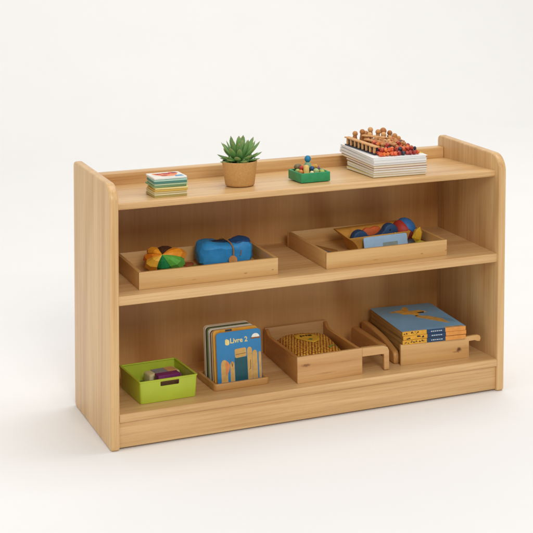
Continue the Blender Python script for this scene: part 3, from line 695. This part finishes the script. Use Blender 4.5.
# ------------------------------------------------------------------ bottom shelf: book stand
def text_mesh(body, size, bold=.012):
    cu = bpy.data.curves.new('lettering', 'FONT'); cu.body = body; cu.size = size; cu.offset = bold * size; cu.resolution_u = 3; cu.extrude = .0002
    o = bpy.data.objects.new('lettering', cu); COL.objects.link(o)
    dg = bpy.context.evaluated_depsgraph_get(); me = bpy.data.meshes.new_from_object(o.evaluated_get(dg))
    bpy.data.objects.remove(o); bpy.data.curves.remove(cu); return me
def book_stand():
    F = frame((.3172, .0776, .0950), .6, K3)
    st = thing('book_stand', 'low wooden base with raised rim holding upright board books', 'book stand', F)
    w, d, h = .1655, .146, .0190
    m = MB(); m.prism(rrect(.004, w - .004, .004, d - .004, .008, 5), 'z', .001, .0085, 0); m.build('stand_base', W_stand, st)
    m = MB()
    n = 6; o_ = rrect(0, w, 0, d, .012, n); i_ = rrect(.0085, w - .0085, .0085, d - .0085, .006, n)
    t = bmesh.new(); lo, li, ho, hi = ([t.verts.new((p[0], p[1], z)) for p in pp] for pp, z in ((o_, 0), (i_, 0), (o_, h), (i_, h)))
    N_ = len(o_)
    for k in range(N_):
        k2 = (k + 1) % N_
        t.faces.new((lo[k], lo[k2], ho[k2], ho[k])); t.faces.new((li[k2], li[k], hi[k], hi[k2])); t.faces.new((ho[k], ho[k2], hi[k2], hi[k])); t.faces.new((lo[k2], lo[k], li[k], li[k2]))
    bmesh.ops.recalc_face_normals(t, faces=t.faces[:])
    bmesh.ops.bevel(t, geom=[e for e in t.edges if e.calc_face_angle(0) > radians(60)], offset=.002, segments=3, profile=.5, affect='EDGES')
    m._add(t, 0); m.build('stand_rim', W_stand, st)
    # board books, front to back: cover colour, page colour
    G = 'board books upright in the wooden stand'
    bw, bh, bt = .1345, .1395, .0110
    specs = [(.0330, .0218, 0.0, bh + .0015, '#2f7fb5', '#c9a468', 'blue board book with yellow title and a teal door at the front of the stand'),
             (.0455, .0175, .8, bh + .0065, '#d9a23c', '#d6b98a', 'tan board book with a yellow top strip right behind the blue one'),
             (.0585, .0165, -.5, bh + .0035, '#e0cfae', '#8a5c3c', 'cream board book, third from the front of the stand'),
             (.0715, .0155, .4, bh + .0048, '#dcd3c4', '#e5ddcf', 'pale grey board book, fourth from the front of the stand'),
             (.0845, .0125, .6, bh + .0058, '#5f6a3a', '#5a5a48', 'olive green board book, second from the back of the stand'),
             (.0980, .0105, 0, bh + .0085, '#cdbb9c', '#d5c6a8', 'beige board book at the very back of the stand')]
    for i, (y, x, roll, hh, cv, pg, lab) in enumerate(specs):
        b = thing('board_book', lab, 'book', F @ T(x, y, .0088) @ R(-4.5 + .3 * i, 'X') @ R(roll * .6, 'Z'), G)
        b_out = rrect(0, bw, 0, hh, .010, 6, (.4, .4, 1, 1)); p_out = rrect(.0006, bw - .0006, .0005, hh - .0006, .0095, 6, (.4, .4, 1, 1))
        cm = plain('cover_book_%d' % i, cv, .4, .06, 25, spec=.45)
        m = MB(); m.prism(b_out, 'y', 0, .0014, .0004, 1); m.build('front_cover', cm, b)
        m = MB()
        for q in range(4):
            e = random.uniform(0, .0006)
            m.prism(rrect(.0006 + e, bw - .0006 - e, .0005, hh - .0006 - e, .0095, 6, (.4, .4, 1, 1)), 'y', .0016 + q * (bt - .003) / 4, .0016 + (q + 1) * (bt - .003) / 4 - .0002, 0)
        m.build('page_block', plain('board_pages_%d' % i, pg, .7, .12, 1, stripes=(9, 700, 9)), b)
        m = MB(); m.prism(b_out, 'y', bt - .0013, bt, .0004, 1); m.build('back_cover', plain('back_cover_%d' % i, ['#c79a58', '#b98a4e', '#3d4a34', '#d8d2c4', '#2e3630', '#d8c9ab'][i], .5, .08, 25), b)
        if i == 1:
            m = MB(); m.prism([(.020, hh - .016), (.118, hh - .016), (.118, hh - .0012), (.020, hh - .0012)], 'y', -.0004, -.0001, 0, mi=0); m.prism([(.035, hh - .012), (.058, hh - .012), (.056, hh - .0008), (.037, hh - .0008)], 'y', -.0008, -.0004, 0, mi=1)
            m.build('cover_print', [plain('print_amber', '#d99a26', .45), plain('print_dark', '#3c4048', .5)], b)
        if i in (3, 5):
            m = MB(); m.prism([(.03, hh - .012), (.11, hh - .012), (.108, hh - .005), (.032, hh - .005)], 'y', -.0004, -.0001, 0); m.build('cover_print', plain('print_dark_%d' % i, '#4a4640', .5), b)
        if i == 0:
            tan, teal, ora, wht, brn, yel = (plain(n, c, .45, .1, 60) for n, c in (('print_tan', '#cfa45c'), ('print_teal', '#1f5660'), ('print_leaf', '#d98a4a'), ('print_white', '#eee9dc'), ('print_brown', '#8a5b3a'), ('print_yellow', '#ead48a')))
            dkl = plain('print_line', '#7a5424', .5)
            m = MB()
            def UV(u, v): return (u * bw, (1 - v) * hh)
            def poly(pts, lv, mi): m.prism([UV(*p) for p in pts], 'y', -.0002 - .00012 * lv, -.0001, 0, mi=mi)
            def trunk(u0, u1, v0, lv, mi, v1=.985):
                c, r = (u0 + u1) / 2, (u1 - u0) / 2
                poly([(u0, v1), (u0, v0 + r * 1.3)] + [(c - r * cos(radians(a)), v0 + r * 1.3 - r * 1.3 * sin(radians(a))) for a in range(15, 180, 15)] + [(u1, v0 + r * 1.3), (u1, v1)], lv, mi)
            poly([(.395, .985), (.395, .53), (.675, .53), (.675, .985)], 1, 1)
            trunk(.085, .235, .54, 1, 0); trunk(.29, .385, .59, 1, 0); trunk(.68, .79, .345, 1, 0); trunk(.795, .905, .42, 1, 0); trunk(.935, .99, .46, 1, 0)
            poly([(.21, .56), (.255, .60), (.285, .66), (.27, .74), (.235, .82), (.20, .86), (.185, .83), (.19, .72), (.175, .63)], 3, 2)
            poly([(.40, .375), (.42, .355), (.63, .345), (.655, .365), (.66, .50), (.64, .52), (.43, .535), (.405, .51)], 3, 0)
            poly([(.42, .462), (.65, .448), (.65, .458), (.42, .472)], 4, 6)
            poly([(.745, .60), (.755, .60), (.745, .78), (.715, .80), (.715, .79), (.735, .775)], 4, 6)
            poly([(.30, .56), (.305, .56), (.34, .66), (.355, .60), (.36, .60), (.343, .70), (.335, .70)], 4, 6)
            poly([(.79 + .09 * (1 - cos(radians(a))), .165 - .075 * sin(radians(a))) for a in range(0, 181, 15)], 2, 3)
            poly([(.77, .165), (.985, .165), (.985, .195), (.77, .195)], 3, 4)
            # round yellow mark before the title
            poly([(.195, .155), (.225, .135), (.26, .15), (.285, .17), (.29, .21), (.285, .25), (.25, .262), (.21, .255), (.195, .235)], 2, 5)
            m.build('cover_print', [tan, teal, ora, wht, brn, yel, dkl], b)
            me = text_mesh('Livre 2', .0195, .024)
            mat = T(.0405, -.00045, hh * (1 - .228)) @ R(90, 'X'); me.transform(mat @ Matrix.Diagonal((.98, 1, 1, 1)))
            me.materials.append(yel)
            o = bpy.data.objects.new('title_lettering', me); COL.objects.link(o); o.parent = b
book_stand()

# ------------------------------------------------------------------ bottom shelf: open box with side handle
def handle_box():
    F = frame((.5512, .0402, .0964), 1.2, K3)
    sh = .10
    b = thing('wooden_box', 'open pine box with a rail handle at its right side holding a yellow patterned pouch', 'box', F)
    w, d, h, th = .2044, .318, .0765, .0105
    m = MB(); m.box(0, w, 0, th, 0, h - .001, .0016, 2); m.build('front_wall', W_pine_x, b, shear=sh)
    m = MB(); m.box(0, w, d - th, d, 0, h + .004, .0016, 2); m.build('back_wall', W_pine_x, b, shear=sh)
    prof = [(th + .0002, .0), (d - th - .0002, .0), (d - th - .0002, h + .002), (d - th - .012, h - .0005), (d - th - .022, h - .009), (d - th - .034, h - .013), (th + .03, h - .0055), (th + .0002, h - .003)]
    for x0 in (0, w - th):
        m = MB(); m.prism(prof, 'x', x0, x0 + th, .0014, 2); m.build('side_wall', W_pine_y, b, shear=sh)
    m = MB(); m.box(th - .002, w - th + .002, th - .002, d - th + .002, .002, .007, 0); m.build('box_bottom', W_pine_y, b, shear=sh)
    # handle: rail in line with the front, end post and long slat running back
    m = MB(); m.prism([(w + .0002, h - .002), (w + .0002, h - .027), (w + .060, h - .0275), (w + .071, h - .0285), (w + .0712, .0015), (w + .0875, .0015), (w + .0875, h - .019), (w + .083, h - .009), (w + .070, h - .0035), (w + .03, h - .002)], 'y', .001, .017, .002, 3)
    m.build('rail_handle', W_pine_x, b, shear=sh)
    m = MB(); m.prism([(.0172, .044), (.12, .042), (.20, .0015), (.262, .0015), (.27, .02), (.271, .048), (.263, .061), (.25, .066), (.06, .069), (.0172, .0705)], 'x', w + .0675, w + .0868, .005, 4); m.build('side_slat', W_pine_y, b, shear=sh)
    # pouch
    p = thing('patterned_pouch', 'yellow and dark red honeycomb patterned pouch lying in the pine box', 'pouch', F @ T(.112, .160, .041) @ R(-4, 'Z'))
    bm = bmesh.new(); nx, ny = 28, 40; hx_, hy_ = .082, .130
    def hgt(a, c): 
        e = max(0, 1 - abs(a) ** 4.0) ** .55 * max(0, 1 - abs(c) ** 4.5) ** .55
        return e * (.0285 + .004 * noise.noise(Vector((a * 1.8, c * 1.8, 2)))) + .0012 * noise.noise(Vector((a * 7, c * 7, 5))) * e
    top = [[None] * (nx + 1) for _ in range(ny + 1)]; bot = [[None] * (nx + 1) for _ in range(ny + 1)]
    for j in range(ny + 1):
        for i in range(nx + 1):
            a, c = 2 * i / nx - 1, 2 * j / ny - 1
            k = 1 - .06 * abs(a * c) ** 2; X, Y = a * hx_ * k + .10 * c * hy_ * .9, c * hy_ * k
            e = hgt(a, c)
            top[j][i] = bm.verts.new((X, Y, e))
            bot[j][i] = top[j][i] if (i in (0, nx) or j in (0, ny)) else bm.verts.new((X, Y, -max(e * 1.1, .0005)))
    for j in range(ny):
        for i in range(nx):
            bm.faces.new((top[j][i], top[j][i+1], top[j+1][i+1], top[j+1][i])); q = (bot[j][i], bot[j+1][i], bot[j+1][i+1], bot[j][i+1])
            if len(set(q)) == 4 and not bm.faces.get(q):
                try: bm.faces.new(q)
                except ValueError: pass
    mt, nt, bs = base_mat('honeycomb_print'); L = nt.links.new
    tc = N(nt, 'ShaderNodeTexCoord'); mp = N(nt, 'ShaderNodeMapping'); mp.inputs['Rotation'].default_value = (0, 0, .35); mp.inputs['Scale'].default_value = (1, 1, 0.01); L(tc.outputs['Object'], mp.inputs['Vector'])
    vo = N(nt, 'ShaderNodeTexVoronoi', Scale=118.0, Randomness=.22); vo.feature = 'F1'; L(mp.outputs[0], vo.inputs['Vector'])
    cr = N(nt, 'ShaderNodeValToRGB'); L(vo.outputs['Distance'], cr.inputs[0])
    cr.color_ramp.elements[0].position = .30; cr.color_ramp.elements[0].color = lin('#f0bd46'); cr.color_ramp.elements[1].position = .50; cr.color_ramp.elements[1].color = lin('#702712')
    nz = N(nt, 'ShaderNodeTexNoise', Scale=26.0, Detail=2.0); L(tc.outputs['Object'], nz.inputs['Vector'])
    mr = N(nt, 'ShaderNodeMapRange'); L(nz.outputs[0], mr.inputs[0]); mr.inputs[1].default_value = .35; mr.inputs[2].default_value = .65; mr.inputs[3].default_value = 0; mr.inputs[4].default_value = .6
    c = mixc(nt, mr.outputs[0], cr.outputs[0], mixc(nt, .5, cr.outputs[0], lin('#b2681e')))
    L(c, bs.inputs['Base Color']); bs.inputs['Roughness'].default_value = .5
    m = MB(); m.bm.free(); m.bm = bm; m.build('pouch_body', mt, p, angle=80)
    def on(x, y): 
        a = (x - .10 * y) / hx_; return hgt(a, y / hy_)
    def patch(poly, lift, name, mat):
        # a label that follows the pouch surface
        t = bmesh.new(); cx = sum(q[0] for q in poly) / len(poly); cy = sum(q[1] for q in poly) / len(poly)
        rings = []
        for s in (1, .75, .5, .25): rings.append([t.verts.new((cx + (q[0] - cx) * s, cy + (q[1] - cy) * s, on(cx + (q[0] - cx) * s, cy + (q[1] - cy) * s) + lift)) for q in poly])
        n = len(poly)
        for A, B in zip(rings, rings[1:]):
            for k in range(n): t.faces.new((A[k], A[(k+1) % n], B[(k+1) % n], B[k]))
        t.faces.new(rings[-1]); m = MB(); m._add(t, 0)
        o = m.build(name, mat, p); sm = o.modifiers.new('thick', 'SOLIDIFY'); sm.thickness = .0004; sm.offset = 1
    lab = [(-.028, .068), (-.012, .083), (.020, .082), (.038, .070), (.040, .030), (.030, -.004), (.004, -.026), (-.010, -.014), (-.020, .012), (-.030, .04)]
    patch(lab, .0009, 'paper_label', plain('label_yellow', '#dfb235', .5, .08, 60))
    ink = plain('label_ink', '#4a3413', .6)
    for x0, x1, y0, y1 in ((-.012, -.006, .046, .060), (-.004, .004, .050, .060), (.006, .012, .050, .062), (.014, .026, .048, .062)):
        patch([(x0, y0), (x1, y0 + .001), (x1, y1), (x0, y1 - .001)], .0016, 'label_print', ink)
    patch([(.004 + .010 * cos(radians(a)), .014 + .012 * sin(radians(a))) for a in range(-150, 100, 25)] + [(.004 + .006 * cos(radians(a)), .014 + .008 * sin(radians(a))) for a in range(75, -151, -25)], .0016, 'label_print', plain('label_green', '#5f8a4a', .6))
    for x, y in ((.046, -.058), (.062, -.050), (.035, -.075)):
        patch([(x + .006 * cos(radians(a)), y + .005 * sin(radians(a))) for a in range(0, 360, 45)], .0009, 'green_dot', plain('dot_green', '#7ea04c', .6))
handle_box()

# ------------------------------------------------------------------ bottom shelf: tray of books
def edge_paint(o):
    # the cut edges of a cover show board, not print
    for p in o.data.polygons:
        if abs(p.normal.z) < .7: p.material_index = 1
def book_tray():
    F = frame((.8913, .0685, .0953), -3.9, K3)
    t = thing('book_tray', 'wooden tray with a lipped front and dark knot holding a pile of picture books', 'tray', F)
    w, d, h, th = .2206, .285, .0625, .011
    m = MB()
    m.prism([(0, 0), (w, 0), (w, h - .0135), (w + .018, h - .0125), (w + .029, h - .0165), (w + .0365, h - .0165), (w + .0388, h - .008), (w + .0365, h - .0008), (w + .029, h + .0025), (w + .014, h + .0025), (w - .02, h), (0, h - .0015)], 'y', 0, th, .0016, 2)
    m.build('front_wall', W_book_x, t)
    m = MB(); m.prism([(.021, .0)] + [(.021 + .016 * (1 - cos(radians(a))), .018 + .020 * sin(radians(a))) for a in range(0, 91, 15)] + [(.075, .047), (.12, .056), (.2, .064), (d, .067), (d, 0)], 'x', -.0135, .006, .0055, 4); m.build('side_wall', W_pine_y, t)
    m = MB(); m.box(w - .008, w - .001, th + .0002, d, 0, .045, .0015); m.build('side_wall', W_pine_y, t)
    m = MB(); m.box(.007, w - .009, th + .0002, d, .001, .009, .0008); m.build('tray_bottom', W_pine_y, t)
    G = 'picture books piled in the lipped wooden tray'
    bw, bd = .2015, .288
    n = 7; z = .0098; bt = .0127
    ords = ['lowest of', 'second from the bottom of', 'third from the bottom of', 'fourth from the top of', 'third from the top of', 'second from the top of', '']
    navy, yel, ora, pagem = plain('book_navy', '#1e3e63', .4, .1, 60), plain('book_yellow', '#dea22c', .45, .12, 60), plain('book_orange', '#df9545', .45, .1, 60), plain('book_pages', '#c39a58', .7, .2, 1, stripes=(12, 12, 900))
    blu = plain('book_blue', '#7fbbe8', .3, .12, 9, spec=.5); ink = plain('book_ink', '#3a2c18', .5); pale = plain('book_pale_print', '#c9d2d6', .5); brn = plain('book_back', '#9a7a48', .6, .1, 30)
    for i in range(n):
        lab = (f'brown edged picture book, {ords[i]} the pile in the lipped wooden tray' if i < 4 else f'book with yellow and navy spine, {ords[i]} the pile in the tray') if i < n - 1 else 'blue book with a yellow flying figure on its cover, topmost of the pile'
        jx, jy, ja = .0035 + random.uniform(-.0015, .0015), .0005 + random.uniform(-.0012, .0012), -.6 + random.uniform(-.5, .5)
        y0 = .0125 if i < 4 else -.0005
        b = thing('picture_book', lab, 'book', F @ T(jx + .001 + i * .0003, y0 + jy, z) @ R(ja - 1.6, 'Z'), G)
        out = rrect(0, bw, 0, bd, .010, 5, (.3, .3, 1, 1))
        m = MB(); m.prism(out, 'z', bt - .0010, bt - .0002, .0003, 1); edge_paint(m.build('front_cover', [blu if i == n - 1 else brn, pagem], b))
        m = MB(); m.prism(out, 'z', .0, .001, .0003, 1); m.build('back_cover', brn, b)
        m = MB()
        for q in range(4):
            e = random.uniform(0, .0016)
            m.prism(rrect(.0008 + e, bw - .0012 - e, .002, bd - .001 - e, .0095, 5, (.3, .3, 1, 1)), 'z', .0011 + q * (bt - .0024) / 4, .0011 + (q + 1) * (bt - .0024) / 4 - .0003, 0)
        m.build('page_block', pagem, b)
        m = MB(); zz0, zz1 = .0002, bt - .0003
        m.box(.0006, .0770, -.0014, .0018, zz0, zz1, .0006, 1, 0); m.box(.0771, .1355, -.0014, .0018, zz0, zz1, .0006, 1, 1); m.box(.1356, bw - .0006, -.0014, .0018, zz0, zz1, .0006, 1, 2)
        if i >= 3:
            for _ in range(11):
                x = random.uniform(.006, .070); zc = random.uniform(.003, .0095); s = random.uniform(.0014, .003)
                m.prism([(x, zc + s), (x - s * 1.3, zc - s * .4), (x + s * 1.5, zc - s * .7)], 'y', -.0016, -.0013, 0, mi=3)
            x = .090
            while x < .122:
                l = random.uniform(.003, .007); m.prism([(x, .0050), (x + l, .0050), (x + l, .0076), (x, .0076)], 'y', -.0016, -.0013, 0, mi=4); x += l + .0018
        m.build('spine', [yel, navy, ora, ink, pale], b)
        if i == n - 1:
            m = MB(); zt = bt - .0002
            g = 1.22
            def pl(pts, lv, mi): m.prism([(.108 + (x - .108) * g, .160 + (y - .160) * g) for x, y in pts], 'z', zt - .0001, zt + .0001 + .00012 * lv, 0, mi=mi)
            # yellow figure with spread wings
            pl([(.066, .214), (.094, .222), (.104, .204), (.132, .208), (.146, .186), (.120, .176), (.112, .150), (.098, .172), (.080, .176)], 0, 0)
            pl([(.088, .222), (.104, .246), (.112, .240), (.104, .206), (.094, .210)], 0, 0)
            pl([(.104, .160), (.134, .146), (.156, .112), (.160, .066), (.142, .086), (.120, .118), (.102, .140)], 1, 2)
            pl([(.052, .210), (.068, .214), (.072, .200), (.058, .198)], 1, 2)
            pl([(.118, .186), (.138, .190), (.134, .178), (.120, .178)], 2, 3); pl([(.100, .152), (.112, .152), (.106, .162)], 2, 3)
            fig = [plain('figure_yellow', '#f0bb55', .45, .15, 70), navy, plain('figure_ochre', '#dcb062', .45, .2, 70), ink, plain('figure_grey', '#4f6c86', .5)]
            m.build('printed_figure', fig, b); m = MB(); g = 1.0
            for q in range(7):
                x = .153 + q * .0056; pl([(x, .13 - q * .005), (x + .0012, .13 - q * .005), (x + .004, .09 - q * .006), (x + .0028, .09 - q * .006)], 0, 4)
            m.build('printed_lines', fig, b); m = MB()
            pl([(.006, .0035), (.077, .0035), (.077, .0012), (.006, .0012)], 0, 0); m.build('printed_border', fig, b); m = MB(); pl([(.1356, .0115), (.195, .0115), (.195, .0012), (.1356, .0012)], 0, 2)
            m.build('printed_border', fig, b)
        z += bt + .0001
book_tray()

# ------------------------------------------------------------------ camera
def camera():
    cx, cy, cz, yaw, pit, rol, f = -1.033214, -3.703129, 1.520427, .4165, -.066404, .003745, 1473.370328
    px, py = 55.935596, -290.916811
    fw = Vector((sin(yaw) * cos(pit), cos(yaw) * cos(pit), sin(pit))); r = Vector((cos(yaw), -sin(yaw), 0)); u = r.cross(fw)
    r2 = r * cos(rol) + u * sin(rol); u2 = -r * sin(rol) + u * cos(rol)
    m = Matrix((r2, u2, -fw)).transposed().to_4x4(); m.translation = (cx, cy, cz)
    cd = bpy.data.cameras.new('camera'); cam = bpy.data.objects.new('camera', cd); COL.objects.link(cam); cam.matrix_world = m
    cd.sensor_width = 36; cd.sensor_fit = 'HORIZONTAL'; cd.lens = f / 533 * 36; cd.shift_x = -px / 533; cd.shift_y = py / 533
    cd.clip_end = 200; cd.clip_start = .05
    S.camera = cam
camera()

# ------------------------------------------------------------------ light
w = bpy.data.worlds.new('World'); S.world = w; w.use_nodes = True
bg = w.node_tree.nodes['Background']; bg.inputs[0].default_value = (1.0, .992, .98, 1); bg.inputs[1].default_value = .50
def area(name, loc, target, size, power, col=(1, .98, .955)):
    l = bpy.data.lights.new(name, 'AREA'); l.shape = 'SQUARE'; l.size = size; l.energy = power; l.color = col
    o = bpy.data.objects.new(name, l); COL.objects.link(o); o.location = loc
    o.rotation_euler = (Vector(target) - Vector(loc)).to_track_quat('-Z', 'Y').to_euler()
area('softbox', (-.2, -6.0, 4.5), (.6, .6, .3), 2.4, 205)
area('side_softbox', (-3.2, .1, 1.9), (0, .2, .3), 1.8, 25)
area('backdrop_lamp', (2.6, 1.0, 7.0), (3.2, 5.0, .8), 4.5, 262)

S.view_settings.view_transform = 'Standard'; S.view_settings.look = 'None'; S.view_settings.exposure = 0; S.view_settings.gamma = 1
S.render.engine = 'CYCLES'
S.cycles.use_denoising = True
S.cycles.max_bounces = 8
